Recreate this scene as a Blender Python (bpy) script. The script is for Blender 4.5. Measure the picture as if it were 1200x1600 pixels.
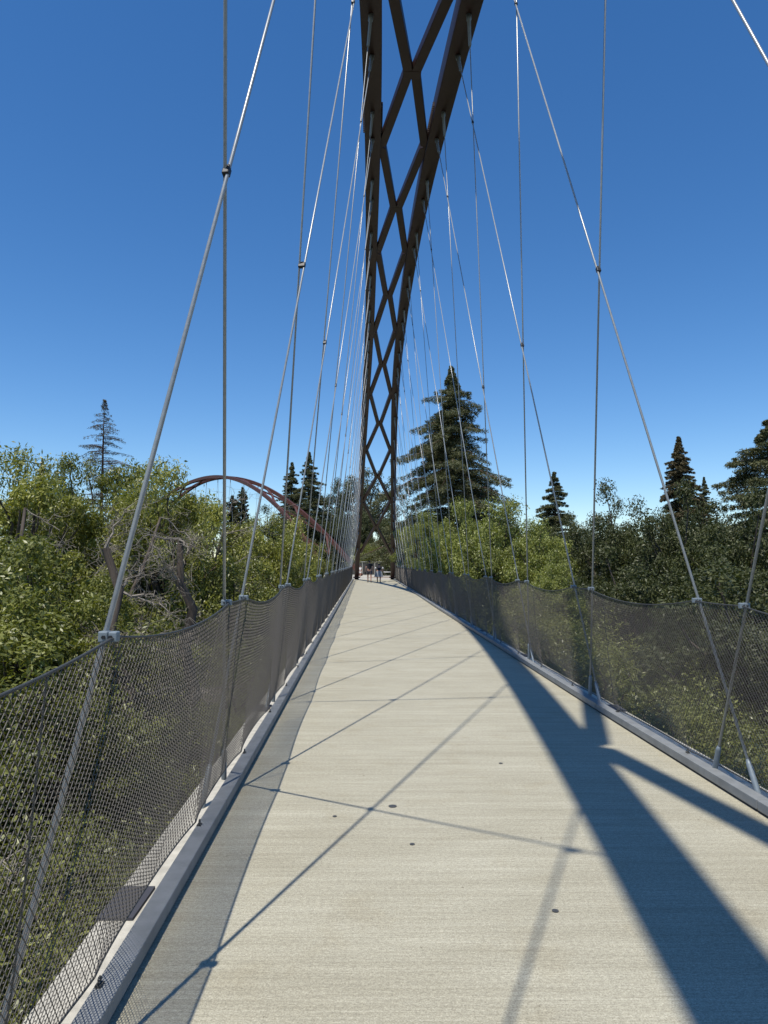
import bpy, math, random
import numpy as np
from mathutils import Vector, Matrix
R = math.radians
S = bpy.context.scene
col = S.collection
for o in list(bpy.data.objects): bpy.data.objects.remove(o)

# ------------------------------------------------------------------ camera
cam_d = bpy.data.cameras.new('camera'); cam = bpy.data.objects.new('camera', cam_d); col.objects.link(cam)
cam.location = (0, 0, 1.54); cam.rotation_euler = (R(90 + 4.12), 0, 0)
cam_d.sensor_fit = 'VERTICAL'; cam_d.sensor_height = 32.0; cam_d.lens = 32.0*1110/1600
cam_d.clip_start = 0.05; cam_d.clip_end = 3000
S.camera = cam
S.render.resolution_x = 768; S.render.resolution_y = 1024

# ------------------------------------------------------------------ light: shadow of a point at height z falls at (+KX z, +KY z)
KX, KY = 0.203, 0.315
elev = math.atan(1/math.hypot(KX, KY))
W = bpy.data.worlds.new('World'); S.world = W; W.use_nodes = True
nt = W.node_tree; bg = nt.nodes['Background']
sky = nt.nodes.new('ShaderNodeTexSky'); sky.sky_type = 'NISHITA'; sky.sun_disc = False
sky.sun_elevation = elev; sky.sun_rotation = math.atan2(-KX, -KY)
sky.altitude = 900; sky.air_density = 1.0; sky.dust_density = 0.15; sky.ozone_density = 3.0
hs = nt.nodes.new('ShaderNodeHueSaturation'); hs.inputs['Hue'].default_value = .503; hs.inputs['Saturation'].default_value = 1.27
nt.links.new(sky.outputs[0], hs.inputs['Color']); nt.links.new(hs.outputs[0], bg.inputs[0]); bg.inputs[1].default_value = 0.15
sd = bpy.data.lights.new('sun', 'SUN'); sd.energy = 5.0; sd.angle = R(0.53); sd.color = (1, .955, .86)
sun = bpy.data.objects.new('sun', sd); col.objects.link(sun)
sun.rotation_euler = Vector((KX, KY, -1)).to_track_quat('-Z', 'Y').to_euler()
S.view_settings.view_transform = 'Standard'; S.view_settings.look = 'None'
S.view_settings.exposure = 0.0; S.view_settings.gamma = 1; S.view_settings.use_curve_mapping = False
S.render.engine = 'CYCLES'
S.cycles.max_bounces = 6; S.cycles.transparent_max_bounces = 8

# ------------------------------------------------------------------ materials
def mat(name, color, rough=.6, metal=0., var=0., vscale=3., bump=0., bscale=40., spec=.5, stretch=(1,1,1), second=None):
    m = bpy.data.materials.new(name); m.use_nodes = True
    n, l = m.node_tree.nodes, m.node_tree.links
    b = n['Principled BSDF']; b.inputs['Roughness'].default_value = rough
    b.inputs['Metallic'].default_value = metal; b.inputs['Specular IOR Level'].default_value = spec
    b.inputs['Base Color'].default_value = (*color, 1)
    tc = n.new('ShaderNodeTexCoord'); mp = n.new('ShaderNodeMapping'); mp.inputs['Scale'].default_value = stretch
    l.new(tc.outputs['Object'], mp.inputs[0])
    if var:
        t = n.new('ShaderNodeTexNoise'); t.inputs['Scale'].default_value = vscale; t.inputs['Detail'].default_value = 6
        l.new(mp.outputs[0], t.inputs[0])
        r = n.new('ShaderNodeValToRGB'); r.color_ramp.elements[0].position = .3; r.color_ramp.elements[1].position = .7
        c2 = second or tuple(min(1, c*(1+var)) for c in color)
        r.color_ramp.elements[0].color = (*[c*(1-var) for c in color], 1); r.color_ramp.elements[1].color = (*c2, 1)
        l.new(t.outputs[0], r.inputs[0]); l.new(r.outputs[0], b.inputs['Base Color'])
    if bump:
        t2 = n.new('ShaderNodeTexNoise'); t2.inputs['Scale'].default_value = bscale; t2.inputs['Detail'].default_value = 5
        l.new(mp.outputs[0], t2.inputs[0])
        bp = n.new('ShaderNodeBump'); bp.inputs['Strength'].default_value = bump; bp.inputs['Distance'].default_value = .01
        l.new(t2.outputs[0], bp.inputs['Height']); l.new(bp.outputs[0], b.inputs['Normal'])
    return m

def concrete_mat():
    m = bpy.data.materials.new('broomed_concrete'); m.use_nodes = True
    n, l = m.node_tree.nodes, m.node_tree.links; b = n['Principled BSDF']
    b.inputs['Roughness'].default_value = .85; b.inputs['Specular IOR Level'].default_value = .3
    tc = n.new('ShaderNodeTexCoord')
    def noise(sc, scale, det=5, rough=.6):
        mp = n.new('ShaderNodeMapping'); mp.inputs['Scale'].default_value = sc; l.new(tc.outputs['Object'], mp.inputs[0])
        t = n.new('ShaderNodeTexNoise'); t.inputs['Scale'].default_value = scale; t.inputs['Detail'].default_value = det
        t.inputs['Roughness'].default_value = rough
        l.new(mp.outputs[0], t.inputs[0]); return t.outputs[0]
    def ramp(v, p0, p1, c0, c1):
        r = n.new('ShaderNodeValToRGB'); r.color_ramp.elements[0].position = p0; r.color_ramp.elements[1].position = p1
        r.color_ramp.elements[0].color = (*c0, 1); r.color_ramp.elements[1].color = (*c1, 1); l.new(v, r.inputs[0]); return r.outputs[0]
    def mul(a, c, f=1.):
        x = n.new('ShaderNodeMix'); x.data_type = 'RGBA'; x.blend_type = 'MULTIPLY'; x.inputs[0].default_value = f
        l.new(a, x.inputs[6]); l.new(c, x.inputs[7]); return x.outputs[2]
    base = ramp(noise((.7, 1.6, 1), 1.3, 7), .3, .72, (.455, .425, .330), (.54, .512, .410))
    broom = ramp(noise((1.2, 60, 1), 2.2, 6, .75), .3, .72, (.72, .71, .69), (1.08, 1.08, 1.07))
    broom2 = ramp(noise((.5, 16, 1), 1.1, 6, .7), .32, .7, (.86, .85, .83), (1.06, 1.06, 1.06))
    grain = mul(ramp(noise((1, 1, 1), 150, 3, .8), .3, .66, (.55, .54, .53), (1.2, 1.2, 1.19)), ramp(noise((1, 1.6, 1), 48, 4, .8), .32, .66, (.74, .73, .72), (1.14, 1.14, 1.13)))
    stain = ramp(noise((1, 1, 1), 2.6, 4), .32, .45, (.95, .935, .91), (1, 1, 1))
    spot = ramp(noise((1, 1, 1), 23, 2, .4), .215, .235, (.55, .52, .48), (1, 1, 1))
    c = mul(mul(mul(mul(mul(base, broom), broom2), grain), stain), spot)
    l.new(c, b.inputs['Base Color'])
    bp = n.new('ShaderNodeBump'); bp.inputs['Strength'].default_value = .35; bp.inputs['Distance'].default_value = .004
    l.new(noise((1.5, 70, 1), 2.4, 6, .8), bp.inputs['Height']); l.new(bp.outputs[0], b.inputs['Normal'])
    return m

def leaf_mat(name, dark, light, trans=.35, rough=.42, spec=.5, hue=None):
    m = bpy.data.materials.new(name); m.use_nodes = True
    n, l = m.node_tree.nodes, m.node_tree.links; b = n['Principled BSDF']
    b.inputs['Roughness'].default_value = rough; b.inputs['Specular IOR Level'].default_value = spec
    g = n.new('ShaderNodeNewGeometry'); tc = n.new('ShaderNodeTexCoord')
    t = n.new('ShaderNodeTexNoise'); t.inputs['Scale'].default_value = .9; t.inputs['Detail'].default_value = 3
    l.new(tc.outputs['Object'], t.inputs[0])
    a = n.new('ShaderNodeMath'); a.operation = 'MULTIPLY'; a.inputs[1].default_value = .55; l.new(g.outputs['Random Per Island'], a.inputs[0])
    a2 = n.new('ShaderNodeMath'); a2.operation = 'MULTIPLY_ADD'; a2.inputs[1].default_value = 1.2; l.new(t.outputs[0], a2.inputs[0])
    a3 = n.new('ShaderNodeMath'); a3.operation = 'SUBTRACT'; a3.inputs[1].default_value = .37
    l.new(a.outputs[0], a2.inputs[2]); l.new(a2.outputs[0], a3.inputs[0])
    r = n.new('ShaderNodeValToRGB'); r.color_ramp.elements[0].color = (*dark, 1); r.color_ramp.elements[1].color = (*light, 1)
    l.new(a3.outputs[0], r.inputs[0]); l.new(r.outputs[0], b.inputs['Base Color'])
    tr = n.new('ShaderNodeBsdfTranslucent')
    h = n.new('ShaderNodeMix'); h.data_type = 'RGBA'; h.blend_type = 'MULTIPLY'; h.inputs[0].default_value = 1
    l.new(r.outputs[0], h.inputs[6]); h.inputs[7].default_value = (1.5, 1.6, .5, 1); l.new(h.outputs[2], tr.inputs[0])
    mx = n.new('ShaderNodeMixShader'); mx.inputs[0].default_value = trans
    l.new(b.outputs[0], mx.inputs[1]); l.new(tr.outputs[0], mx.inputs[2]); l.new(mx.outputs[0], n['Material Output'].inputs[0])
    return m

M = dict(
    concrete=concrete_mat(),
    ledge=mat('ledge_concrete', (.46, .43, .36), .85, var=.18, vscale=14, bump=.4, bscale=90),
    kerb=mat('kerb_steel', (.20, .206, .205), .6, metal=.0, var=.16, vscale=9, bump=.12, bscale=60),
    rubber=mat('dark_cover', (.045, .045, .055), .8),
    cable=mat('galvanised_cable', (.29, .305, .315), .30, metal=.0, spec=1., var=.12, vscale=30),
    clamp=mat('galvanised_casting', (.20, .235, .26), .5, metal=.2, var=.1, vscale=40),
    knot=mat('dark_clamp_steel', (.03, .03, .033), .5, metal=.4),
    wire=mat('mesh_wire', (.125, .11, .093), .5, metal=.25),
    rope=mat('mesh_edge_rope', (.075, .075, .07), .55, metal=.4, bump=.5, bscale=250),
    rust=mat('shaded_red_brown_paint', (.030, .0085, .0065), .5, var=.15, vscale=2.5, bump=.1, bscale=30),  # main arch: backlit darkness put into the paint colour
    rust_lit=mat('sunlit_red_brown_paint', (.088, .031, .019), .5, var=.15, vscale=1.5),  # same paint on the second arch, its sunlit tone put into the colour
    beam=mat('dark_steel', (.05, .045, .045), .6),
    stud=mat('worn_stud', (.10, .10, .095), .55, metal=.5, var=.3, vscale=60),
    bark=mat('grey_brown_bark', (.085, .065, .05), .9, var=.4, vscale=6, bump=.8, bscale=14, stretch=(1, 1, .3)),
    deadwood=mat('bleached_dead_wood', (.22, .19, .155), .9, var=.3, vscale=4),
    redbark=mat('red_brown_bark', (.10, .055, .04), .9, var=.3, vscale=4, stretch=(1, 1, .2)),
    ground=mat('leaf_litter_ground', (.035, .035, .018), .95, var=.5, vscale=.5, bump=.5, bscale=5),
    plaza=mat('plaza_paving', (.40, .33, .26), .9, var=.1, vscale=1.5),
    pave=mat('light_paving', (.42, .40, .35), .9, var=.1, vscale=1.5),
    rail=mat('pale_rail', (.45, .44, .40), .5, metal=.2),
    panel=mat('dark_screen', (.06, .058, .055), .7, var=.2, vscale=3),
    leaf_light=leaf_mat('light_green_leaves', (.065, .080, .016), (.39, .385, .09), .24),
    leaf_mid=leaf_mat('mid_green_leaves', (.052, .068, .014), (.29, .295, .072), .24),
    leaf_right=leaf_mat('yellow_green_leaves', (.065, .080, .022), (.38, .40, .10), .24),
    leaf_dark=leaf_mat('oak_leaves', (.025, .032, .011), (.105, .115, .038), .15, .5, .35),
    leaf_pale=leaf_mat('grey_green_leaves', (.05, .06, .03), (.14, .15, .085), .2),
    needle=leaf_mat('redwood_needles', (.035, .048, .022), (.16, .155, .068), .12, .6, .3),
    needle_b=leaf_mat('brown_green_needles', (.045, .042, .020), (.15, .115, .058), .12, .6, .3),
    skin=mat('skin', (.42, .22, .15), .55),
    black=mat('black_cloth', (.012, .012, .014), .9),
    greycloth=mat('charcoal_cloth', (.06, .055, .065), .9),
    white=mat('white_cloth', (.72, .70, .68), .9),
    palecloth=mat('pale_grey_cloth', (.22, .23, .24), .9),
    hair=mat('black_hair', (.012, .01, .009), .6),
)

# ------------------------------------------------------------------ helpers
class MB:
    """collects vertices and faces for ONE mesh object"""
    def __init__(s): s.v = []; s.f = []
    def box(s, c, size, rot=None, taper=1.):
        c = Vector(c); h = Vector(size)/2; b = len(s.v)
        for sz in (-1, 1):
            for sx, sy in ((-1, -1), (1, -1), (1, 1), (-1, 1)):
                k = taper if sz > 0 else 1
                p = Vector((sx*h.x*k, sy*h.y*k, sz*h.z))
                s.v.append(tuple(c + (rot @ p if rot else p)))
        s.f += [(b, b+3, b+2, b+1), (b+4, b+5, b+6, b+7)] + [(b+i, b+(i+1) % 4, b+4+(i+1) % 4, b+4+i) for i in range(4)]
        return s
    def sweep(s, pts, prof_fn, caps=True, up=Vector((0, 0, 1))):
        pts = [Vector(p) for p in pts]; rings = []
        for i, p in enumerate(pts):
            t = (pts[min(i+1, len(pts)-1)] - pts[max(i-1, 0)]).normalized()
            sx = t.cross(up)
            sx = sx.normalized() if sx.length > 1e-4 else Vector((1, 0, 0))
            sy = sx.cross(t).normalized()
            b = len(s.v); pr = prof_fn(i)
            for (a, c) in pr: s.v.append(tuple(p + sx*a + sy*c))
            rings.append((b, len(pr)))
        for (a, n), (c, _) in zip(rings, rings[1:]):
            for j in range(n): s.f.append((a+j, a+(j+1) % n, c+(j+1) % n, c+j))
        if caps:
            a, n = rings[0]; s.f.append(tuple(a+j for j in reversed(range(n))))
            a, n = rings[-1]; s.f.append(tuple(a+j for j in range(n)))
        return s
    def tube(s, pts, r, n=8, caps=True):
        rf = r if callable(r) else (lambda i: r)
        return s.sweep(pts, lambda i: [(rf(i)*math.cos(2*math.pi*j/n), rf(i)*math.sin(2*math.pi*j/n)) for j in range(n)], caps,
                       up=Vector((0.02, 0.03, 1)) if abs((Vector(pts[-1])-Vector(pts[0])).normalized().z) < .97 else Vector((1, .1, 0)))
    def bar(s, pts, w, h, caps=True):
        return s.sweep(pts, lambda i: [(-w/2, -h/2), (w/2, -h/2), (w/2, h/2), (-w/2, h/2)], caps)
    def build(s, name, m, parent=None, smooth=False, bevel=0):
        me = bpy.data.meshes.new(name); me.from_pydata(s.v, [], s.f); me.materials.append(m); me.update()
        o = bpy.data.objects.new(name, me); col.objects.link(o)
        if parent: o.parent = parent; o.matrix_parent_inverse = Matrix.Translation(-parent.location)
        if smooth:
            for p in me.polygons: p.use_smooth = True
        if bevel:
            b = o.modifiers.new('bevel', 'BEVEL'); b.width = bevel; b.segments = 2; b.limit_method = 'ANGLE'
        return o

def tag(o, label=None, cat=None, group=None, kind=None):
    if label: o['label'] = label
    if cat: o['category'] = cat
    if group: o['group'] = group
    if kind: o['kind'] = kind
    return o
def empty(name, loc=(0, 0, 0), rz=0):
    o = bpy.data.objects.new(name, None); col.objects.link(o); o.location = loc; o.rotation_euler = (0, 0, rz); o.empty_display_size = .2
    return o
def np_mesh(name, V, F, m, smooth=False):
    """quads or tris from numpy arrays"""
    me = bpy.data.meshes.new(name); k = F.shape[1]
    me.vertices.add(len(V)); me.vertices.foreach_set('co', V.astype(np.float32).ravel())
    me.loops.add(F.size); me.loops.foreach_set('vertex_index', F.astype(np.int32).ravel())
    me.polygons.add(len(F)); me.polygons.foreach_set('loop_start', np.arange(0, F.size, k, dtype=np.int32))
    me.update(calc_edges=True); me.materials.append(m)
    return me

# ------------------------------------------------------------------ bridge layout (metres, camera stands over the origin)
def XL(y): return -.84 - .030*y
_ry = [-8, 0, 7.7, 16, 25, 42, 50, 68]; _rx = [2.69, 2.45, 2.21, 2.0, 1.77, 1.42, 1.25, .85]
def XR(y): return float(np.interp(y, _ry, _rx))
def edge(side, y, o=0):
    return XL(y) - o if side < 0 else XR(y) + o
Y0, Y1 = -8., 68.
ystn = list(np.arange(Y0, Y1+.01, 2.))
def strip(name, m, x0, x1, z0, z1, ys=None, parent=None, zb=None):
    """prism running along the deck between x0(y) and x1(y)"""
    b = MB(); ys = ys or ystn
    for y in ys: b.v += [(x0(y), y, z0), (x1(y), y, z0), (x1(y), y, z1), (x0(y), y, z1)]
    n = len(ys)
    for i in range(n-1):
        for j in range(4): b.f.append((4*i+j, 4*i+(j+1) % 4, 4*i+4+(j+1) % 4, 4*i+4+j))
    b.f += [(3, 2, 1, 0), (4*n-4, 4*n-3, 4*n-2, 4*n-1)]
    return b.build(name, m, parent)
deck = strip('bridge_deck', M['concrete'], lambda y: XL(y)-.10, lambda y: XR(y)+.10, -.24, 0)
tag(deck, kind='structure')
rs = random.Random(4)
for (sx, sy, r) in ((.055, 4.63, .026), (.155, 4.02, .014), (.76, 3.27, .015), (-.30, 4.45, .013), (.9, 5.6, .015)):
    b = MB(); b.sweep([(sx, sy, -.004), (sx, sy, .004)], lambda i: [(r*math.cos(a*math.pi/8), r*math.sin(a*math.pi/8)) for a in range(16)], up=Vector((0, 1, 0)))
    b.build('deck_stud', M['stud'], deck)
for side, nm in ((-1, 'left'), (1, 'right')):
    lf = lambda o: (lambda y: edge(side, y, o))
    a, c = (.29, .102) if side < 0 else (.102, .29)
    led = strip('edge_ledge', M['ledge'], lf(a), lf(c), -.24, .012, parent=deck)
    a, c = (.28, .20) if side < 0 else (.20, .28)
    strip('edge_beam', M['beam'], lf(a), lf(c), -.46, -.25, parent=deck)
    y = -.99
    while y < 60:
        b = MB(); X = edge(side, y, .215)
        b.box((X, y, .019), (.155, .30, .012)); b.build('joint_cover', M['rubber'], deck); y += 4.3
    # steel kerb in lengths
    kerb = empty('steel_kerb', (edge(side, 0, .055), 0, 0))
    tag(kerb, 'low blue-grey steel kerb in shade along the %s edge of the deck' % nm if side < 0 else
        'low steel kerb lit pale along the right edge of the deck under the right fence', 'kerb', 'kerbs along the footbridge deck')
    ys = np.arange(-7.6, 66, 3.03)
    for i, y in enumerate(ys):
        seg = [y + t for t in (0.004, 1.0, 2.0, 3.026)]
        a, c = (.102, .0) if side < 0 else (.0, .102)
        a, c = (.088, .0) if side < 0 else (.0, .088)
        o = strip('kerb_length', M['kerb'], lf(a), lf(c), .016, .078, ys=seg, parent=kerb)
        a, c = (.08, .014) if side < 0 else (.014, .08)
        strip('gap_shade_strip', M['knot'], lf(a), lf(c), .0, .015, ys=[seg[0], seg[-1]], parent=kerb)  # near-black inset strip added to draw the shadow line under the kerb
        bv = o.modifiers.new('bevel', 'BEVEL'); bv.width = .005; bv.segments = 2; bv.limit_method = 'ANGLE'

# ------------------------------------------------------------------ main arch: two chords joined by crossing braces
AP, AH, AS = 24., 12.5, 44.
def AZ(y): return AH*(1 - ((y-AP)/AS)**2)
_ay = [-20, -12, -4, 0, 4.8, 8, 12, 14.25, 17.3, 24, 31.5, 39, 46.7, 56.6, 68]
_aL = [-2.3, -1.5, -.7, -.48, -.33, -.25, -.21, -.24, -.27, -.44, -.64, -.99, -1.39, -1.93, -2.62]
_aR = [3.7, 3.2, 2.55, 2.2, 1.92, 1.72, 1.52, 1.44, 1.25, .99, .75, .61, .64, .74, .82]
def AX(side, y): return float(np.interp(y, _ay, _aL if side < 0 else _aR))
def AP3(side, y, dz=0): return Vector((AX(side, y), y, AZ(y)+dz))
arch = empty('arch_truss', (-.9, 68, 0))
tag(arch, 'dark red-brown arch of two box beams joined by crossing braces above the deck', 'arch')
ysm = list(np.linspace(-20, 68, 89))
kern = np.ones(5)/5
def smooth_pts(side):
    P = np.array([AP3(side, y) for y in ysm]); Q = P.copy()
    for k in range(3): Q[2:-2, 0] = np.convolve(Q[:, 0], kern, 'valid')
    return Q
CH = {s: smooth_pts(s) for s in (-1, 1)}
def CP(side, y, dz=0):
    Q = CH[side]; return Vector((float(np.interp(y, ysm, Q[:, 0])), y, AZ(y)+dz))
for s in (-1, 1):
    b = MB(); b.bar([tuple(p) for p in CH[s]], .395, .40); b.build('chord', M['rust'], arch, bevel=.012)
nodes = [-16.5, -13.1, -10.4, -7.2, -3.9, -.45, 3.05, 6.8, 10.6, 14.25, 17.43, 21.06, 24.3, 28.1, 31.67, 35.5, 39.2, 43.2, 47.01, 51.0, 54.89, 59.0, 63.4]
# node 14.25 is a crossing, 17.43 a pair of side nodes, and so on
BW = .20
def frame_at(s_, y):
    t = (CP(s_, y+.4)-CP(s_, y-.4)).normalized(); c = CP(s_, y); across = (CP(1, y)-CP(-1, y)).normalized()
    return c, t, across
for i, y in enumerate(nodes):
    if (nodes.index(14.25) - i) % 2 == 0:
        cm = (CP(-1, y) + CP(1, y))/2; t = ((CP(-1, y+.4)-CP(-1, y-.4))+(CP(1, y+.4)-CP(1, y-.4))).normalized()
        ac = (CP(1, y)-CP(-1, y)).normalized()
        for j, q in ((i-1, -1), (i+1, 1)):
            if 0 <= j < len(nodes):
                for s_ in (-1, 1):
                    c, tc, acr = frame_at(s_, nodes[j])
                    p_in = cm + ac*(s_*BW*.47) + t*(q*.13)
                    p_out = c - acr*(s_*(.18+BW*.35)) - tc*(q*.10)
                    p_end = c - acr*(s_*(.06)) + tc*(q*.0)
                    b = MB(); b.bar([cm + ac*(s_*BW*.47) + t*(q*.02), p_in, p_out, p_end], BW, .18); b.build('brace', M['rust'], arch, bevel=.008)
        b = MB(); b.bar([cm - t*.13, cm + t*.13], BW*1.9, .19); b.build('crossing_node', M['rust'], arch, bevel=.008)
# last leg braces down to the ground, hidden by the people and kerb
for s in (-1, 1):
    P = CP(s, 16.2); t = (CP(s, 16.7)-CP(s, 15.7)).normalized(); nrm = t.cross(Vector((1, 0, 0))).normalized()
    b = MB()
    for k in range(14):
        for q in (-1, 1):
            c = P + t*(k*.09-.6) + Vector((q*.21, 0, 0)); b.box(c, (.05, .04, .10))
    o = b.build('splice_bolt', M['rust'], arch); o['kind'] = 'stuff'
    b = MB(); b.box(CP(s, 67.6, -.02) * 1, (.62, .9, .12)); b.build('base_plate', M['rust'], arch)

# ------------------------------------------------------------------ hanger cables
def fence_top(side, y): return 1.29 if side < 0 else 1.265
def Yb(k): return 2.45 + 3.0*k if k < 1 else 2.12 + 3.08*k
def Tb(k):
    if k == -1: return 2.3
    return 6.6 + 3.4*k if k <= 8 else 33.8 + 2.85*(k-8)
def Td(k): return .9 if k == 1 else (1.75 + 3.45*(k-1) if k <= 8 else 25.9 + 3.2*(k-8))
def ordn(k): return ['nearest the camera', 'second from the camera', 'third from the camera', 'fourth from the camera', 'fifth from the camera', 'sixth from the camera',
    'seventh from the camera', 'eighth from the camera', 'ninth from the camera', 'tenth from the camera', 'eleventh from the camera', 'twelfth from the camera',
    'thirteenth from the camera', 'fourteenth from the camera', 'fifteenth from the camera', 'sixteenth from the camera', 'seventeenth from the camera',
    'eighteenth from the camera', 'nineteenth from the camera', 'twentieth from the camera'][k]
lines = {}
KMAX = 18
for side in (-1, 1):
    for k in range(-2, KMAX+1):
        for kind in 'bd':
            yc = Yb(k) if kind == 'b' else Yb(k) - (2.1 if k == 0 else .65)
            if side > 0 and k > 0: yc += .08
            ty = Tb(k) if kind == 'b' else Td(k)
            if kind == 'd' and k < 0: continue
            T = CP(side, ty, -.20)
            C = Vector((edge(side, yc, .040), yc, fence_top(side, yc)))
            if side < 0 and kind == 'd' and k == 1: T.x += .16
            d = (C - T).normalized()
            A = T + d*((-.46 - T.z)/d.z)
            lines[side, k, kind] = (T, C, A)
def closest(l1, l2):
    (T1, _, A1), (T2, _, A2) = l1, l2
    u, v, w = A1-T1, A2-T2, T1-T2
    a, b, c, d, e = u.dot(u), u.dot(v), v.dot(v), u.dot(w), v.dot(w); D = a*c-b*b
    return T1 + u*((b*e-c*d)/D), T2 + v*((a*e-b*d)/D)
vis = {}
for (side, k, kind), (T, C, A) in lines.items():
    near = k <= 5
    n = 10 if k < 4 else 6
    root = empty('hanger_cable', A)
    d = (T-A).normalized(); L = (T-A).length
    b = MB(); b.tube([A + d*.06, T - d*.2], .0098 if kind == 'b' else .0096, n); b.build('cable_strand', M['cable'], root, smooth=True)
    b = MB(); b.tube([T, T - d*.10, T - d*.13, T - d*.52, T - d*.56], lambda i: (.05, .05, .034, .030, .015)[i], n); b.build('top_socket', M['clamp'], root, smooth=True)
    b = MB(); b.tube([A + d*.30, A + d*.33, A + d*.76, A + d*.79], lambda i: (.012, .019, .019, .012)[i], n); b.build('turnbuckle', M['clamp'], root, smooth=True)
    b = MB(); b.tube([A + d*.04, A + d*.10, A + d*.22, A + d*.25], lambda i: (.022, .030, .026, .014)[i], n)
    b.build('fork_end', M['clamp'], root, smooth=True)
    b = MB(); b.box(A + Vector((0, 0, .02)), (.016, .14, .16)); b.build('lug_plate', M['clamp'], root)
    ins = -1 if side > 0 else 1
    b = MB(); b.box(A + Vector((ins*.06, 0, .06)), (.26, .05, .10)); b.build('outrigger', M['clamp'], root)
    rot = d.to_track_quat('Z', 'Y').to_matrix()
    ph = .038
    if k <= 3:
        b = MB()
        for q in (-1, 1): b.tube([C + Vector((ins*.012*q + ins*.016, -.018, 0)), C + Vector((ins*.012*q + ins*.016, -.028, 0))], .0065, 6)
        o = b.build('clamp_bolt', M['knot'], root); o['kind'] = 'stuff'
    b = MB(); b.box(C + Vector((0, 0, 0)), (.034, .040, ph)); b.box(C + Vector((ins*.033, -.002, 0)), (.030, .036, ph-.002))
    b.build('fence_clamp', M['clamp'], root, bevel=.005)
    if kind == 'b':
        for q in (1, 2):
            if (side, k+q, 'd') in lines:
                P1, P2 = closest(lines[side, k, kind], lines[side, k+q, 'd'])
                if P1.z > 1.6 and P1.z < T.z - .8 and k < 12:
                    P = (P1+P2)/2; b = MB(); b.box(P, (max(.03, abs(P1.x-P2.x)+.02), .036, .055), rot)
                    b.box(P + d*.035, (.03, .03, .012), rot); b.build('crossing_clamp', M['knot'], root, bevel=.005)
    sn = 'left' if side < 0 else 'right'
    if kind == 'b':
        if k >= 0: lab = 'pale steel cable leaning away from the %s fence to the arch, %s' % (sn, ordn(k))
        elif k == -1: lab = 'steel cable beside the camera over the %s fence, crossing high above its shadow' % sn
        else: lab = 'steel cable just behind the camera on the %s fence leaning forward to the arch' % sn
    else:
        lab = 'dark steel cable leaning back towards the camera from the %s fence, %s' % (sn, ordn(k))
    tag(root, lab, 'cable', 'hanger cables between the arch and the %s deck edge' % sn)

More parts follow.
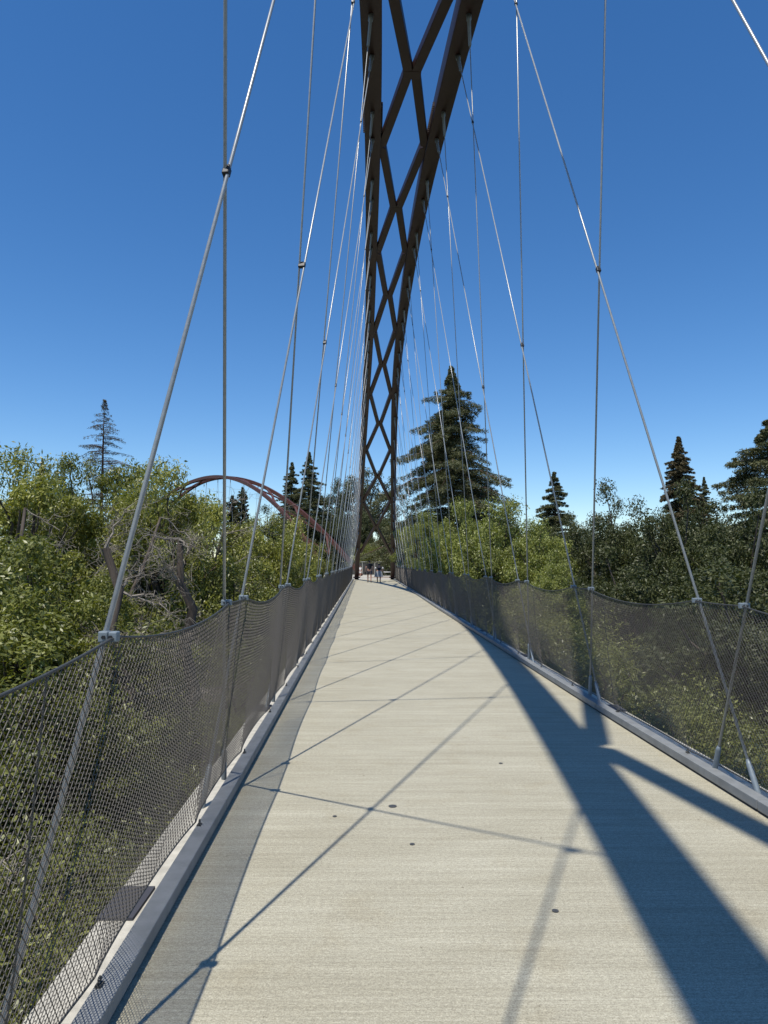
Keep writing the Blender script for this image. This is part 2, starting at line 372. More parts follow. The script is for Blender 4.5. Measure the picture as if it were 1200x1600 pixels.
# ------------------------------------------------------------------ mesh fences
def mesh_fence(side):
    sn = 'left' if side < 0 else 'right'
    root = empty('mesh_fence', (edge(side, 0, .1), 0, 0))
    tag(root, 'dark wire mesh fence hung between cables along the %s side of the deck' % sn, 'fence', 'wire mesh fences of the footbridge')
    clampsY = sorted([l[1].y for (s, k, kd), l in lines.items() if s == side] + [Yb(-3), Yb(KMAX)+3.0])
    cy = np.array(clampsY)
    def sag(y):
        i = np.clip(np.searchsorted(cy, y) - 1, 0, len(cy)-2); t = (y-cy[i])/(cy[i+1]-cy[i]); L = cy[i+1]-cy[i]
        return (4*t*(1-t))*.0145*np.minimum(L*L, 7)
    hy = np.arange(-5, 66, 1.515)
    def scal(y):
        t = ((y+5)/1.515) % 1.0; return .035*(4*t*(1-t))**.6
    bn_y = np.arange(-5.2, 66.2, .05)
    xin = np.array([edge(side, y) for y in bn_y])
    zt = fence_top(side, 0)
    def pt(y, s):
        x0 = np.interp(y, bn_y, xin); sg = -1 if side < 0 else 1
        o = .090*(1-s) + scal(y)*(1-s)**5 + .006*s
        z = (.092)*(1-s) + (zt - sag(y))*s
        # slight belly
        o = o + .008*np.sin(np.pi*s)*np.sin(y*1.7)
        return np.stack([x0 + sg*o, y + 0*s, z], -1)
    rows, w = 50, .0395; run = rows*w/2; nseg = 8
    y0, y1 = -2.2, 65.
    bay = 3.03; nb = int((y1-y0)/bay)
    rad = .0014
    for bi in range(nb):
        ys = y0 + bi*bay + np.arange(0, bay-1e-6, w)
        Vs = []; Fs = []; off = 0
        r = rad
        for fam in (1, -1):
            t = np.linspace(0, 1, nseg+1)[None, :]
            yy = ys[:, None] + fam*(t-.5)*run; ss = np.broadcast_to(t, yy.shape)
            yy = np.clip(yy, -5, 65.8)
            P = pt(yy, ss)                                # lines x pts x 3
            nl = len(ys)
            offs = np.array([[0, r*1.0, 0], [r*.5*fam, -r*.7, r*.7], [-r*.5*fam, -r*.2, -r*.9]]) + 0
            offs = np.array([[r*1.25, 0, 0], [-r*.8, r*.8*fam, -r*.5], [-r*.8, -r*.8*fam, r*.5]])
            V = (P[:, :, None, :] + offs[None, None]).reshape(-1, 3)
            a = np.arange(nl)[:, None, None]*(nseg+1)*3 + np.arange(nseg)[None, :, None]*3
            j = np.arange(3)[None, None, :]; j2 = (j+1) % 3
            F = np.stack([a+j, a+j2, a+3+j2, a+3+j], -1).reshape(-1, 4) + off
            Vs.append(V); Fs.append(F); off += len(V)
        if bi <= 2:       # woven joints, big enough to see only in the nearest widths
            ky, ks = np.meshgrid(y0 + bi*bay + np.arange(0, bay-1e-6, w), np.arange(1, rows))
            ky = ky + (ks % 2)*w/2; P = pt(ky.ravel(), (ks/rows).ravel())
            oc = np.array([[.0024, 0, 0], [0, .0062, 0], [-.0024, 0, 0], [0, -.0062, 0], [0, 0, .0022], [0, 0, -.0022]])
            V = (P[:, None] + oc[None]).reshape(-1, 3)
            q = np.array([[0, 1, 4, 4], [1, 2, 4, 4], [2, 3, 4, 4], [3, 0, 4, 4], [1, 0, 5, 5], [2, 1, 5, 5], [3, 2, 5, 5], [0, 3, 5, 5]])
            F3 = (np.arange(len(P))[:, None, None]*6 + q[None, :, :3]).reshape(-1, 3)
            kn = np_mesh('woven_joints', V, F3, M['wire'])
            ko = bpy.data.objects.new('woven_joints', kn); col.objects.link(ko); ko.parent = root; ko.matrix_parent_inverse = Matrix.Translation(-root.location)
            ko['kind'] = 'stuff'
        me = np_mesh('mesh_panel', np.concatenate(Vs), np.concatenate(Fs), M['wire'])
        o = bpy.data.objects.new('mesh_panel', me); col.objects.link(o); o.parent = root; o.matrix_parent_inverse = Matrix.Translation(-root.location)
        o['kind'] = 'stuff'
        yv = y0 + bi*bay + (1.1 if side < 0 else .4)
        # lacing line where two widths of mesh meet
        P = pt(np.full(7, yv), np.linspace(0, 1, 7)); b = MB(); b.tube([tuple(p) for p in P], .0035, 5); b.build('lacing_wire', M['rope'], root)
    yy = np.arange(-4.9, 65.5, .1)
    b = MB(); b.tube([tuple(p) for p in pt(yy, np.ones_like(yy))], .0050, 6); b.build('top_rope', M['rope'], root, smooth=True)
    b = MB(); b.tube([tuple(p) for p in pt(yy, np.zeros_like(yy))], .0045, 6); b.build('bottom_rope', M['rope'], root, smooth=True)
    for y in hy:
        x = edge(side, y, .07)
        b = MB()
        ring = [(x, y + .013*math.cos(a), .096 + .013*math.sin(a)) for a in np.linspace(0, 2*math.pi, 11)]
        b.tube(ring, .0035, 5); b.box((x, y, .082), (.022, .034, .008)); b.build('eye_bolt', M['rope'], root)
mesh_fence(-1); mesh_fence(1)

# ------------------------------------------------------------------ second arch, beyond the plaza
def arch2():
    B = Vector((-4.6, 85, 0)); A = Vector((-25.5, 105, 14.2))
    d = Vector((A.x-B.x, A.y-B.y, 0)); hs = d.length; d.normalize(); pp = Vector((d.y, -d.x, 0))   # towards +x
    root = empty('arch_truss', B); tag(root, 'sunlit rust-red second arch rising over the left trees from the far plaza', 'arch')
    def P(t, s, dz=0):     # t 0..2 along the span
        z = 14.2*(1-(t-1)**2); half = .75 + 1.9*abs(t-1)**1.6
        return B + d*(hs*t) + pp*(s*half) + Vector((0, 0, z+dz))
    for s in (-1, 1):
        b = MB(); b.bar([P(t, s) for t in np.linspace(0, 2, 61)], .36, .44); b.build('chord', M['rust_lit'], root)
    ts = np.linspace(.10, 1.9, 19)
    for i in range(0, 18, 2):
        for s in (-1, 1):
            c = (P(ts[i], -1)+P(ts[i], 1))/2
            for j in (i-1, i+1):
                if 0 <= j < 19: b = MB(); b.bar([c, P(ts[j], s)], .24, .2); b.build('brace', M['rust_lit'], root)
    for i in range(1, 18):
        p = P(i*.11, 1, -.35); b = MB(); b.tube([p + Vector((0, 0, .1)), p - Vector((0, 0, .35))], .05, 6); b.build('cable_socket', M['rust_lit'], root)
    for i in range(2, 16):
        t = i*.11; p = P(t, 1, -.3)
        b = MB(); b.tube([p, Vector((p.x+1.2, p.y-1.5, .6))], .018, 4)
        b.tube([p, Vector((p.x-1.2, p.y+1.5, .6))], .018, 4); b.build('cable_strand', M['cable'], root)
arch2()

# ------------------------------------------------------------------ ground and plaza
def ground():
    n = 110; xs = np.concatenate([-np.geomspace(900, 26, 30), np.linspace(-25, 25, 60), np.geomspace(26, 900, 30)])
    ys = np.concatenate([np.linspace(-60, 110, 100), np.geomspace(115, 1500, 24)])
    X, Y = np.meshgrid(xs, ys)
    ss = lambda a, b, v: np.clip((v-a)/(b-a), 0, 1)**2*(3-2*np.clip((v-a)/(b-a), 0, 1))
    Z = -6.5 + 6.3*ss(56, 69, Y) + .5*np.sin(X*.31+1)*np.cos(Y*.23) * (1-ss(54, 66, Y))
    Z = np.where(Y < 66, Z + 3.2*ss(14, 45, np.abs(X)), Z)
    Z = Z - .25*ss(60, 70, Y)*0
    V = np.stack([X, Y, Z], -1).reshape(-1, 3); nx, ny = len(xs), len(ys)
    i = (np.arange(ny-1)[:, None]*nx + np.arange(nx-1)[None]).ravel()
    F = np.stack([i, i+1, i+nx+1, i+nx], -1)
    o = bpy.data.objects.new('ground', np_mesh('ground', V, F, M['ground'])); col.objects.link(o); tag(o, kind='structure')
ground()
b = MB(); b.v = [(-11, 68, -.15), (9, 68, -.15), (12, 96, -.15), (-14, 96, -.15), (-11, 68, -.004), (9, 68, -.004), (12, 96, -.004), (-14, 96, -.004)]
b.f = [(0, 3, 2, 1), (4, 5, 6, 7), (0, 1, 5, 4), (1, 2, 6, 5), (2, 3, 7, 6), (3, 0, 4, 7)]
plaza = b.build('plaza', M['pave']); tag(plaza, kind='structure')
b = MB(); b.box((.7, 78, .006), (4.6, 9, .012)); b.build('tan_paving', M['plaza'], plaza)

def railing(P0, P1, h, label, npost, m_panel):
    P0, P1 = Vector(P0), Vector(P1); r = empty('plaza_railing', P0); tag(r, label, 'railing', 'railings round the far plaza')
    d = P1-P0; rot = Matrix.Rotation(math.atan2(d.y, d.x), 3, 'Z')
    b = MB(); b.box((P0+P1)/2 + Vector((0, 0, h)), (d.length+.1, .12, .09), rot); b.build('top_rail', M['rail'], r)
    for i in range(npost):
        p = P0 + d*(i/(npost-1)); b = MB(); b.box(p + Vector((0, 0, h/2)), (.07, .07, h-.05), rot); b.build('post', M['rail'], r)
        if i < npost-1:
            q = P0 + d*((i+.5)/(npost-1)); b = MB(); b.box(q + Vector((0, 0, h/2)), (d.length/(npost-1)-.12, .02, h-.2), rot); b.build('panel', m_panel, r)
railing((-4.4, 92, 0), (3.6, 92.6, 0), 1.72, 'pale-topped railing with dark panels across the back of the far plaza', 6, M['panel'])
railing((1.1, 68.6, 0), (3.4, 76, 0), 1.32, 'short pale railing beside the right foot of the arch', 4, M['panel'])
r = empty('park_bench', (.7, 86, 0)); tag(r, 'low pale bench in front of the plaza railing beside the arch foot', 'bench')
b = MB(); b.box((.7, 86, .48), (1.5, .45, .09)); b.build('seat', M['white'], r)
for dx in (-.6, .6):
    b = MB(); b.box((.7+dx, 86, .22), (.1, .4, .43)); b.build('leg', M['panel'], r)

# ------------------------------------------------------------------ trees
def clump_leaves(rng, centres, radii, per, lw, ll, flat=.75, droop=0.):
    """leaf quads spread over the shells of many small clumps; returns V, F"""
    Cs = np.repeat(np.arange(len(centres)), per)
    n = len(Cs); u = rng.normal(size=(n, 3)); u /= np.linalg.norm(u, axis=1)[:, None]
    rr = radii[Cs]*(rng.random(n)**.45)*rng.uniform(.8, 1.15, n)
    P = centres[Cs] + u*rr[:, None]*np.array([1, 1, flat])
    P[:, 2] -= droop*rng.random(n)**2
    nr = rng.normal(size=(n, 3)) + u*.6 + np.array([0, 0, .9]); nr /= np.linalg.norm(nr, axis=1)[:, None]
    a = rng.normal(size=(n, 3)); a -= nr*(a*nr).sum(1)[:, None]; a /= np.linalg.norm(a, axis=1)[:, None]
    c = np.cross(nr, a); s = rng.uniform(.6, 1.25, n)[:, None]
    a = a*ll*s; c = c*lw*s
    V = np.stack([P-a, P+c*.5-a*.1+nr*lw*.12, P+a, P-c*.5-a*.1+nr*lw*.12], 1).reshape(-1, 3)
    F = np.arange(n*4).reshape(-1, 4)
    return V, F
def limb_mb(b, p0, p1, r0, r1, rng, n=5, wob=.12, seg=6):
    p0, p1 = Vector(p0), Vector(p1); L = (p1-p0).length
    pts = [p0.lerp(p1, i/n) + (Vector(rng.normal(size=3))*wob*L/n if 0 < i < n else Vector()) for i in range(n+1)]
    b.tube(pts, lambda i: r0 + (r1-r0)*i/n, seg, caps=False); return pts

def broad_proto(seed, Rx, Rz, nclump, per, lw, ll, cl=(.16, .30), hollow=.45, trunk_h=3.):
    """crown centred at z=0 extends +-Rz; trunk goes down"""
    rng = np.random.default_rng(seed); C = []
    lob = rng.normal(size=(7, 3)); lob /= np.linalg.norm(lob, axis=1)[:, None]; la = rng.uniform(-.22, .28, 7)
    while len(C) < nclump:
        u = rng.normal(size=3); u /= np.linalg.norm(u)
        if u[2] < -.75: continue
        k = 1 + sum(a*max(0, float(u @ l))**3 for a, l in zip(la, lob))
        C.append(u*(rng.uniform(hollow, .92))*k)
    C = np.array(C); cen = C*np.array([Rx, Rx, Rz]); rad = rng.uniform(*cl, nclump)*min(Rx, Rz)*1.1
    V, F = clump_leaves(rng, cen, rad, per, lw, ll)
    # some stray sprigs
    st = cen[rng.integers(0, nclump, nclump//2)]*rng.uniform(1.0, 1.14, (nclump//2, 1))
    V2, F2 = clump_leaves(rng, st, np.full(len(st), .09*Rx), max(8, per//8), lw, ll)
    V = np.concatenate([V, V2]); F = np.concatenate([F, F2+len(V)-len(V2)])
    b = MB(); base = Vector((0, 0, -Rz*.55))
    limb_mb(b, (rng.normal()*.3, rng.normal()*.3, -Rz-trunk_h), base, Rx*.075, Rx*.05, rng, 5, .1, 8)
    for i in range(0, nclump, 2): limb_mb(b, base + Vector((0, 0, rng.uniform(0, Rz*.3))), cen[i], Rx*.028, Rx*.005, rng, 5, .2, 4)
    return V, F, b
def conifer_proto(seed, H, Rb, nbr, lw, ll, droop=.25, start=.12, per=34, taper=1.0, irr=.25, gap=0., lift=.0):
    """trunk base at z=0; whorled boughs carrying flat sprays"""
    rng = np.random.default_rng(seed); b = MB(); cen = []; rad = []
    b.tube([(0, 0, -1), (0, 0, H*.5), (0, 0, H*.97)], lambda i: (H*.016, H*.009, .015)[i], 7, caps=False)
    for i in range(nbr):
        t = start + (1-start)*((i+rng.random())/nbr)**.9; z = H*t
        if rng.random() < gap: continue
        L = Rb*((1-t)**taper)*(1+irr*rng.normal()) + .18
        L = max(.10, L if t < .9 else min(L, Rb*(1-t)*1.3+.1)); a = rng.random()*2*math.pi
        dz = L*(-droop*rng.uniform(.2, 1.2) + lift*(t)); tip = Vector((math.cos(a)*L, math.sin(a)*L, z+dz))
        mid = Vector((math.cos(a)*L*.5, math.sin(a)*L*.5, z+dz*.35+L*.06))
        b.tube([(0, 0, z), tuple(mid), tuple(tip)], lambda q: (.012*L+.01, .008*L+.006, .004)[q], 4, caps=False)
        ns = max(2, int(L/(.055*Rb+.16)))
        for q in range(ns):
            f = (q+.8)/ns
            if f < .22 and L > 1: continue
            p = Vector((0, 0, z)).lerp(mid, f*2) if f < .5 else mid.lerp(tip, f*2-1)
            w = .11*Rb*(1.15-.6*f)*min(1, L/(.45*Rb)+.18)*rng.uniform(.7, 1.15)
            for sd in (-1, 0, 1):
                cen.append((p.x - math.sin(a)*w*sd*1.0, p.y + math.cos(a)*w*sd*1.0, p.z - .05*w - abs(sd)*.25*w)); rad.append(w*.75+.05)
    cen = np.array(cen); rad = np.array(rad)
    V, F = clump_leaves(rng, cen, rad, per, lw, ll, flat=.32, droop=.10*Rb*.5)
    return V, F, b
protos = {}
def proto(name, gen, leafm, barkm):
    V, F, b = gen
    cm = np_mesh('crown', V, F, leafm)
    tm = bpy.data.meshes.new('trunk'); tm.from_pydata(b.v, [], b.f); tm.materials.append(barkm); tm.update()
    for p in tm.polygons: p.use_smooth = True
    protos[name] = (cm, tm)
def put_tree(pn, name, x, y, z, sx, sz, rz, label, cat='tree', group=None, tilt=(0, 0)):
    cm, tm = protos[pn]
    r = empty(name, (x, y, z)); r.rotation_euler = (tilt[0], tilt[1], rz); r.scale = (sx, sx, sz)
    for nm, me in (('crown', cm), ('trunk', tm)):
        o = bpy.data.objects.new(nm, me); col.objects.link(o); o.parent = r
    tag(r, label, cat, group); return r

proto('willow_a', broad_proto(1, 1, 1, 120, 430, .0165, .024, hollow=.35, cl=(.10, .24)), M['leaf_light'], M['bark'])
proto('willow_b', broad_proto(2, 1, 1, 110, 410, .0165, .024, hollow=.3, cl=(.10, .24)), M['leaf_mid'], M['bark'])
proto('right_a', broad_proto(3, 1, 1, 130, 360, .0165, .022, hollow=.4, cl=(.10, .22)), M['leaf_right'], M['bark'])
proto('oak_a', broad_proto(4, 1, 1, 120, 380, .018, .023, hollow=.4, cl=(.11, .22)), M['leaf_dark'], M['bark'])
proto('pale_a', broad_proto(5, 1, 1, 110, 130, .020, .028, hollow=.35, cl=(.1, .2)), M['leaf_pale'], M['bark'])
proto('shrub_a', broad_proto(6, 1, 1, 90, 300, .015, .024, hollow=.3, trunk_h=.6), M['leaf_mid'], M['bark'])
proto('redwood', conifer_proto(11, 1*24, 6.9, 400, .07, .13, droop=.30, per=42, taper=.72, irr=.42, gap=.10, start=.04), M['needle'], M['redbark'])
proto('conifer_dense', conifer_proto(12, 16, 3.2, 300, .07, .11, droop=.25, per=34, taper=.8, irr=.26), M['needle_b'], M['redbark'])
proto('conifer_mid', conifer_proto(13, 18, 4.2, 230, .07, .12, droop=.1, per=40, taper=.8, irr=.3, gap=.12), M['needle'], M['redbark'])
proto('conifer_bough', conifer_proto(14, 16, 6.0, 130, .065, .12, droop=.03, per=60, taper=.6, irr=.22), M['needle'], M['redbark'])
proto('conifer_dead', conifer_proto(15, 14, 3.6, 170, .05, .09, droop=.16, per=8, taper=.75, irr=.55, gap=.22), M['needle_b'], M['redbark'])
proto('cypress', conifer_proto(16, 12, 1.2, 200, .10, .16, droop=-.9, per=14, taper=.4, irr=.1), M['needle'], M['redbark'])

F_, PIT = 1110., math.radians(4.12)
def tz(y, D): return 1.54 + D*math.tan(PIT + math.atan((800-y)/F_))
def tx(x, D): return (x-600)/F_*D
# broad trees: (proto, x, D, top_y, half-width px, half-height m, label)
gl = 'light green trees left of the bridge'; gr = 'pale green trees right of the bridge'; go = 'dark oaks right of the bridge'
broad = [
 ('willow_a', 35, 17, 722, 150, 3.1, 'yellow-green tree at the left edge of view with a bare grey limb', gl),
 ('willow_b', 155, 20, 722, 120, 3.3, 'yellow-green tree just below the sparse dead-topped conifer', gl),
 ('willow_a', 250, 19, 742, 120, 3.3, 'leafy tree behind the nearest left cable, hiding the far end of the rust arch', gl),
 ('willow_b', 60, 13, 850, 190, 2.5, 'low dense green crown at far left above the fence rope', gl),
 ('willow_a', 330, 24, 800, 110, 2.8, 'green tree under the top of the rust arch beside the dark vertical cable', gl),
 ('willow_a', 428, 27, 818, 82, 3.0, 'rounded bright green tree under the lower half of the rust arch', gl),
 ('willow_b', 372, 20, 880, 100, 2.2, 'bright green crown touching the left fence between the second and third clamps', gl),
 ('willow_a', 488, 38, 855, 42, 2.4, 'small green crown against the left fence at the foot of the rust arch', gl),
 ('willow_b', 185, 14, 900, 130, 2.2, 'shaded green crown behind the first fence clamp on the left', gl),
 ('right_a', 668, 60, 800, 46, 3.4, 'grey-green tree overhanging the right foot of the arch', gr),
 ('right_a', 722, 38, 784, 72, 3.9, 'yellow-green tree at the base of the tall redwood', gr),
 ('right_a', 782, 33, 782, 90, 4.0, 'yellow-green tree topped just right of the tall redwood', gr),
 ('right_a', 840, 31, 812, 70, 3.4, 'yellow-green tree left of the dark conifer pair of cables', gr),
 ('right_a', 690, 44, 822, 42, 3.2, 'shaded lower crown resting against the far right fence', gr),
 ('right_a', 872, 25, 880, 60, 1.9, 'low bright crown beside the second right cable', gr),
 ('oak_a', 938, 38, 795, 75, 4.0, 'dark oak next to the pale green trees with sky gap on its left', go),
 ('oak_a', 990, 33, 772, 90, 4.4, 'dark oak with a forked bare stem showing in its crown', go),
 ('oak_a', 1065, 30, 778, 95, 4.3, 'dark oak below the dense narrow conifer', go),
 ('oak_a', 1150, 27, 790, 110, 4.0, 'dark oak at the right edge of view under the long-boughed conifer', go),
 ('oak_a', 1000, 22, 868, 110, 2.4, 'lower dark oak crown just above the right fence rope', go),
 ('oak_a', 1150, 19, 868, 130, 2.3, 'lower dark oak crown behind the two right fence clamps', go),
 ('oak_a', 900, 50, 815, 60, 4.0, 'distant dark oak between the pale trees and the oaks', go),
]
rr = random.Random(5)
for (pn, x, D, ty, hw, rz_, lab, g) in broad:
    Rx = hw/F_*D; top = tz(ty, D)
    put_tree(pn, 'broadleaf_tree', tx(x, D), D, top - rz_*1.0, Rx, rz_, rr.random()*6.28, lab, 'tree', g)
# backdrop trees beyond the plaza and at the sides
bk = [
 ('pale_a', 575, 125, 722, 62, 8.0, 'tall grey-green tree seen through the arch braces'),
 ('pale_a', 528, 118, 738, 38, 7.0, 'grey-green tree just left of the arch legs'),
 ('oak_a', 590, 104, 792, 42, 5.0, 'dark tree behind the plaza railing, between the arch legs'),
 ('shrub_a', 608, 97, 838, 30, 2.5, 'olive bush above the plaza railing by the right arch leg'),
 ('shrub_a', 572, 97, 842, 26, 2.3, 'dark bush above the plaza railing by the left arch leg'),
 ('oak_a', 540, 108, 800, 40, 5.0, 'dark tree behind the far cables left of the plaza'),
 ('oak_a', 490, 112, 792, 55, 6.0, 'dark tree below the distant conifer pair'),
 ('oak_a', 425, 112, 800, 55, 6.0, 'dark tree below the middle of the rust arch'),
 ('pale_a', 300, 120, 762, 60, 6.0, 'grey-green tree seen under the rust arch'),
 ('oak_a', 235, 90, 760, 60, 5.0, 'dark distant tree left of the rust arch'),
 ('pale_a', 80, 80, 738, 50, 5.0, 'hazy grey-green tree beside the small dark conifer on the left'),
 ('oak_a', 645, 90, 800, 60, 5.5, 'dark tree at the foot of the tall redwood on its left'),
 ('oak_a', 760, 88, 800, 70, 5.0, 'dark tree at the foot of the tall redwood on its right'),
 ('oak_a', 880, 80, 815, 60, 4.5, 'dark tree at the foot of the small round-topped conifer'),
 ('oak_a', 1110, 70, 800, 110, 6.0, 'distant dark tree at the foot of the dense narrow conifer'),
]
for (pn, x, D, ty, hw, rz_, lab) in bk:
    put_tree(pn, 'broadleaf_tree', tx(x, D), D, tz(ty, D)-rz_, hw/F_*D, rz_, rr.random()*6.28, lab, 'tree', 'distant trees around the bridge')
# conifers: (proto, name, x, D, top_y, H proto, half-width px wanted / proto base radius)
con = [
 ('redwood', 'redwood_tree', 707, 78, 572, 24, 24, 1.0, 'tall dark redwood standing right of the arch against the sky', 2.1),
 ('conifer_mid', 'conifer_tree', 482, 112, 706, 18, 18, 1.0, 'taller dark conifer of the distant pair left of the arch', .4),
 ('conifer_mid', 'conifer_tree', 455, 116, 722, 18, 17, .95, 'shorter dark conifer of the distant pair left of the arch', 2.4),
 ('conifer_dense', 'conifer_tree', 1065, 72, 682, 16, 15, .95, 'dense narrow brownish conifer above the right oaks', 1.0),
 ('conifer_mid', 'conifer_tree', 1103, 95, 745, 18, 12, .55, 'small pointed conifer right of the dense narrow one', 3.0),
 ('conifer_mid', 'conifer_tree', 868, 85, 737, 18, 16, 1.0, 'small round-topped conifer between two right cables', 4.0),
 ('conifer_bough', 'conifer_tree', 1205, 52, 655, 16, 16, 1.0, 'conifer with long level boughs at the right edge of view', 2.0),
 ('conifer_dead', 'dead_conifer', 157, 60, 622, 14, 11, .72, 'sparse half-dead conifer with a bent tip above the left trees', .7),
 ('conifer_dense', 'conifer_tree', 62, 70, 716, 16, 9, .38, 'small dark conifer at the far left above the trees', .9),
 ('conifer_dead', 'dead_conifer', 97, 72, 738, 14, 8, .30, 'thin bare snag between the small conifer and the half-dead one', .2),
 ('cypress', 'cypress_tree', 378, 118, 762, 12, 12, 1.1, 'dark column-shaped cypress seen under the rust arch', 0),
 ('cypress', 'cypress_tree', 362, 122, 775, 12, 11, 1.3, 'wider dark cypress beside the column-shaped one under the rust arch', 2),
]
for (pn, nm, x, D, ty, Hp, H, sx, lab, rz) in con:
    top = tz(ty, D); put_tree(pn, nm, tx(x, D), D, top-H*1.0, sx, H/Hp, rz, lab, 'tree', 'conifers standing above the other trees')
# undergrowth seen through the fences: separate bushes on the bank
und_l = [(-3.2, 4.5, -2.2, 1.7), (-4.8, 7, -1.6, 2.2), (-3.0, 8.6, -2.4, 1.9), (-6.2, 4.0, -2.0, 2.4), (-3.4, 12.5, -1.5, 2.1), (-5.8, 11, -.8, 2.5),
         (-8.5, 7.5, -1.2, 2.8), (-3.8, 17, -1.6, 2.4), (-5.2, 23, -1.4, 3.0), (-8.8, 13, -1.0, 3.0), (-2.9, 1.9, -3.0, 1.6), (-5, 1.4, -3.2, 2.2), (-5.6, 30, -1.2, 3.0), (-6.8, 40, -1.2, 3.4)]
wl = ['under the nearest left cable', 'behind the first left fence bay', 'below the second left fence bay', 'at the lower left corner through the mesh', 'below the third left fence bay',
      'farther out from the second left fence bay', 'far out at the left edge behind the mesh', 'below the fourth left fence bay', 'below the middle of the left fence', 'beneath the yellow-green trees on the left',
      'down beside the left deck edge in the bottom corner', 'deepest in the bottom left corner', 'below the far half of the left fence', 'below the far end of the left fence']
for (x, y, z, r_), w_ in zip(und_l, wl):
    put_tree('shrub_a' if r_ < 2.3 else 'willow_b', 'bush', x, y, z-r_*.35, r_, r_*.9, rr.random()*6, 'leafy green bush growing ' + w_, 'bush', 'bushes on the bank left of the bridge')
und_r = [(5.2, 8.0, -1.2, 2.2), (4.6, 11.5, -1.2, 2.0), (6.5, 5.5, -2.2, 2.4), (4.9, 15, -.9, 2.2), (8.2, 9.5, -.9, 2.8), (4.6, 19.5, -.6, 2.2), (7.5, 14, -.4, 2.6), (4.5, 25, -.5, 2.2), (9.5, 6.5, -2.0, 3.0), (4.9, 31, -.6, 2.4), (4.9, 38, -.6, 2.4)]
wr = ['below the right fence beside the pair of near clamps', 'below the second right fence bay', 'at the lower right edge through the mesh', 'below the third right fence bay', 'farther out behind the near right mesh',
      'below the fourth right fence bay', 'between the oaks and the right fence', 'below the pale trees at the right fence', 'far out at the right edge behind the mesh', 'below the right fence where the arch shadow crosses', 'below the far end of the right fence']
for (x, y, z, r_), w_ in zip(und_r, wr):
    put_tree('oak_a' if r_ > 2.3 else 'shrub_a', 'bush', x, y, z-r_*.3, r_, r_*.9, rr.random()*6, 'dark green bush growing ' + w_, 'bush', 'bushes on the bank right of the bridge')

# bare grey trees among the left foliage
def bare_tree(base, top, r0, seed, label, spread=1.0, nb=9, tw=9):
    rng = np.random.default_rng(seed); root = empty('bare_tree', base); tag(root, label, 'tree', 'bare grey trees among the left foliage')
    b = MB(); pts = limb_mb(b, base, top, r0, r0*.35, rng, 7, .09, 8); b.build('trunk', M['bark'], root, smooth=True)
    for i in range(nb):
        b = MB()
        p = pts[2 + i % 6]; d = Vector(rng.normal(size=3)); d.z = d.z*.5+.25; d.normalize()
        q = p + d*rng.uniform(.4, .9)*spread
        lp = limb_mb(b, p, q, r0*.16, .008, rng, 5, .22, 5)
        for j in range(tw):
            s_ = lp[1 + j % 5]; e = Vector(rng.normal(size=3)); e.z = e.z*.6 - .25; e = s_ + (e.normalized()*.6+d*.5)*rng.uniform(.3, .8)*spread
            l2 = limb_mb(b, s_, e, .008, .003, rng, 4, .4, 3)
            for q2 in range(4):
                s2 = l2[1+q2 % 4]; e2 = s2 + Vector(rng.normal(size=3)).normalized()*rng.uniform(.12, .4)*spread; limb_mb(b, s2, e2, .0045, .002, rng, 3, .4, 3)
        b.build('bare_branch', M['deadwood'], root)
bare_tree((-3.6, 11.5, -4), (-4.9, 12.5, 1.8), .19, 21, 'leaning dark trunk with a tangle of bare grey twigs behind the nearest left cable', 1.15, 16, 13)
bare_tree((-3.5, 13.6, -3), (-3.9, 13.6, 2.0), .17, 22, 'upright dark trunk with pale twigs right of the leaning one', 1.0, 13, 12)
bare_tree((-6.5, 12.5, -2), (-7.6, 15, 2.7), .09, 23, 'bare forked grey limb rising out of the far left tree', 1.2, 6, 7)
bare_tree((-5.9, 14.2, -2), (-5.2, 16.5, 2.6), .08, 24, 'broken bleached limb pointing up left of the nearest cable', 1.3, 8, 9)
bare_tree((-5.2, 19.5, -1), (-4.5, 20.0, 2.9), .08, 25, 'small bare tree with upright twigs left of the rust arch peak', 1.5, 7, 7)
bare_tree((-4.2, 20.5, -1), (-4.6, 20.0, 1.9), .08, 26, 'bleached bare branches between the dark vertical cable and the rounded green tree', 1.4, 8, 8)
bare_tree((-3.3, 6.3, -4), (-3.7, 6.4, -.6), .08, 27, 'dark upright stem with twigs seen through the near left mesh', .8, 6, 6)

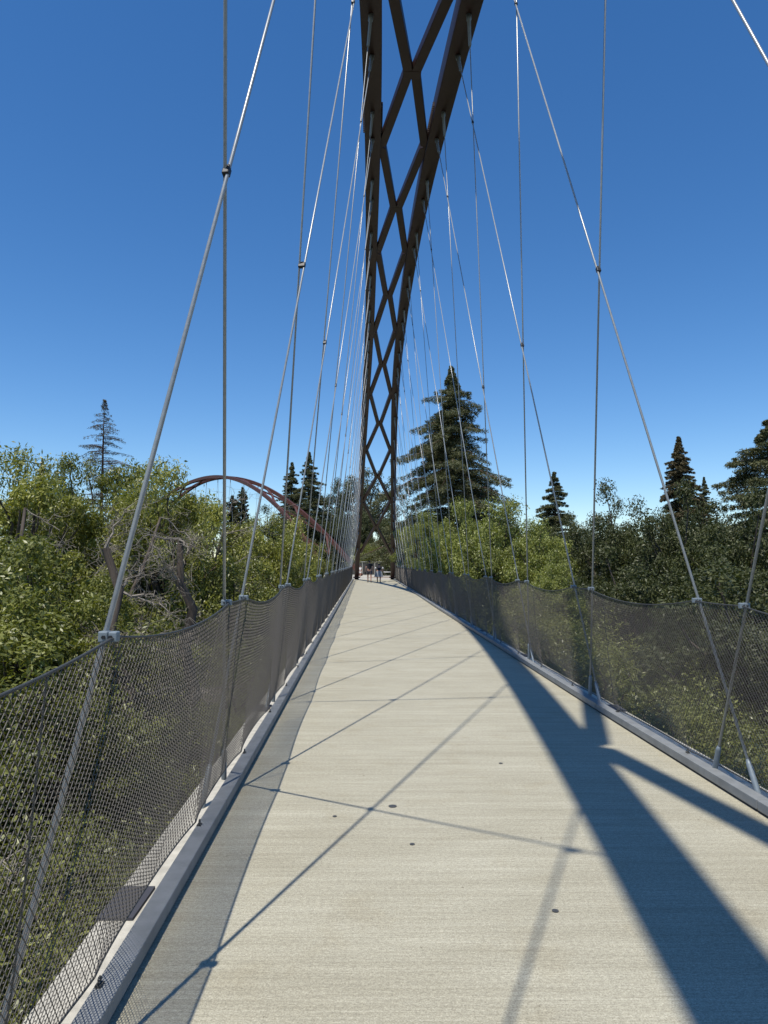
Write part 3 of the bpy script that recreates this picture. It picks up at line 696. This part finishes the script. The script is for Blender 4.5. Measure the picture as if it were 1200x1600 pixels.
# ------------------------------------------------------------------ people
def skin_part(name, joints, edges, m, parent, root_i=0):
    me = bpy.data.meshes.new(name); me.from_pydata([j[:3] for j in joints], edges, []); me.materials.append(m)
    o = bpy.data.objects.new(name, me); col.objects.link(o); o.parent = parent
    sk = o.modifiers.new('skin', 'SKIN'); sk.use_smooth_shade = True
    if not me.skin_vertices: me.attributes.new
    for i, j in enumerate(joints):
        v = me.skin_vertices[0].data[i]; v.radius = (j[3], j[3] if len(j) < 5 else j[4]); v.use_root = (i == root_i)
    ss = o.modifiers.new('sub', 'SUBSURF'); ss.levels = 1; ss.render_levels = 2
    return o
def person(x, y, rz, h, label, top_m, low_m, bend=0., stride=.16, skirt=False, arms='down', hair_r=.11, sleeves=None):
    r = empty('person', (x, y, 0), rz); r.scale = (h/1.72,)*3; tag(r, label, 'person')
    # facing +y (away from the camera) before rotation; bend pitches the torso forward
    def T(px, py, pz):
        if pz > .95:
            dz = pz-.95; return (px, py + dz*math.sin(bend), .95 + dz*math.cos(bend))
        return (px, py, pz)
    s = stride
    hipL, hipR = (-.10, 0, .90), (.10, 0, .90)
    kL, kR = (-.11, s*.5, .50), (.11, -s*.3, .49); aL, aR = (-.11, s, .09), (.11, -s, .11)
    tL, tR = (-.12, s+.15, .035), (.12, -s+.14, .04)
    sh = 1.42; shL, shR = T(-.18, 0, sh), T(.18, 0, sh)
    if arms == 'down': eL, eR, wL, wR = T(-.25, -.04, 1.14), T(.25, -.02, 1.14), T(-.27, .06, .90), T(.27, .08, .90)
    else: eL, eR, wL, wR = T(-.25, .12, 1.20), T(.25, .12, 1.20), T(-.20, .38, 1.12), T(.20, .38, 1.12)
    hand = lambda w, q: (w[0]+q*.0, w[1]+.03, w[2]-.09)
    hL, hR = hand(wL, -1), hand(wR, 1)
    J = [(0, 0, .95, .12, .10), (*T(0, 0, 1.15), .12, .09), (*T(0, 0, 1.36), .14, .09), (*T(0, 0, 1.48), .05), (*T(0, .02, 1.56), .07), (*T(0, .02, 1.65), .085), (*T(0, .01, 1.71), .05),
         (*hipL, .085), (*kL, .055), (*aL, .035), (*tL, .032), (*hipR, .085), (*kR, .055), (*aR, .035), (*tR, .032),
         (*shL, .055), (*eL, .038), (*wL, .026), (*hL, .032, .018), (*shR, .055), (*eR, .038), (*wR, .026), (*hR, .032, .018)]
    E = [(0, 1), (1, 2), (2, 3), (3, 4), (4, 5), (5, 6), (0, 7), (7, 8), (8, 9), (9, 10), (0, 11), (11, 12), (12, 13), (13, 14), (2, 15), (15, 16), (16, 17), (17, 18), (2, 19), (19, 20), (20, 21), (21, 22)]
    # fingers
    for hi, hp, q in ((18, hL, -1), (22, hR, 1)):
        for k in range(4):
            J.append((hp[0]+.004, hp[1]-.025+.017*k, hp[2]-.055+.006*abs(k-1.5), .009)); E.append((hi, len(J)-1))
            J.append((hp[0]-.012*q, hp[1]-.022+.017*k, hp[2]-.085+.006*abs(k-1.5), .007)); E.append((len(J)-2, len(J)-1))
        J.append((hp[0], hp[1]+.05, hp[2]-.005, .010)); E.append((hi, len(J)-1))
        J.append((hp[0], hp[1]+.065, hp[2]-.035, .008)); E.append((len(J)-2, len(J)-1))
    skin_part('body', J, E, M['skin'], r)
    Js = [(*T(0, 0, .93), .145, .115), (*T(0, 0, 1.15), .14, .11), (*T(0, 0, 1.36), .16, .11), (*T(0, 0, 1.44), .085), (*shL, .072), (*[(a+b)/2 for a, b in zip(shL, eL)], .06), (*shR, .072), (*[(a+b)/2 for a, b in zip(shR, eR)], .06)]
    skin_part('shirt', Js, [(0, 1), (1, 2), (2, 3), (2, 4), (4, 5), (2, 6), (6, 7)], top_m, r)
    if sleeves:
        for sh_, e_ in ((shL, eL), (shR, eR)): skin_part('sleeve', [(*sh_, .078), (*e_, .066)], [(0, 1)], sleeves, r)
    if skirt:
        b = MB(); n = 20; rings = [(.97, .16, .13), (.85, .21, .18), (.65, .25, .22), (.47, .29, .26)]
        for z, a, c in rings: b.v += [(a*math.cos(t*2*math.pi/n)*(1+.04*(t % 2)), c*math.sin(t*2*math.pi/n)*(1+.04*(t % 2)), z) for t in range(n)]
        for i in range(3):
            for t in range(n): b.f.append((i*n+t, i*n+(t+1) % n, i*n+n+(t+1) % n, i*n+n+t))
        me = bpy.data.meshes.new('skirt'); me.from_pydata(b.v, [], b.f); me.materials.append(low_m)
        o = bpy.data.objects.new('skirt', me); col.objects.link(o); o.parent = r; so = o.modifiers.new('solid', 'SOLIDIFY'); so.thickness = .012
    else:
        Jp = [(0, 0, .98, .14, .12), (-.10, 0, .86, .115), (-.11, s*.38, .60, .10), (.10, 0, .86, .115), (.11, -s*.22, .60, .10)]
        skin_part('shorts', Jp, [(0, 1), (1, 2), (0, 3), (3, 4)], low_m, r)
    hd = T(0, .0, 1.66)
    skin_part('hair', [(hd[0], hd[1]-.02, hd[2]-.10, hair_r*.85), (hd[0], hd[1]-.01, hd[2], hair_r), (hd[0], hd[1], hd[2]+.07, hair_r*.6)], [(0, 1), (1, 2)], M['hair'], r)
    for a, t in ((aL, tL), (aR, tR)):
        skin_part('shoe', [(a[0], a[1]-.04, .05, .045), (t[0], t[1]+.04, .035, .038, .032)], [(0, 1)], M['black'] if top_m is M['black'] else M['white'], r)
    return r, T
p1, T1 = person(-1.17, 57.3, 0, 1.74, 'person in black t-shirt and charcoal shorts walking away on the deck', M['black'], M['greycloth'])
p1.scale.x *= 1.12
b = MB(); b.box((-.30, .06, .72), (.10, .22, .26)); o = b.build('bag', M['black'], None, bevel=.03); o.parent = p1
p2, T2 = person(-.42, 57.6, R(-8), 1.58, 'person in dark top with white sleeves and wide grey skirt leaning forward on the deck', M['black'], M['palecloth'], bend=.55, stride=.2, skirt=True, arms='out', hair_r=.12, sleeves=M['white'])
p2.scale.x *= 1.35
p3, T3 = person(-2.55, 77, R(150), 1.25, 'small person all in white standing on the plaza by the foot of the far arch', M['white'], M['white'], stride=.2)
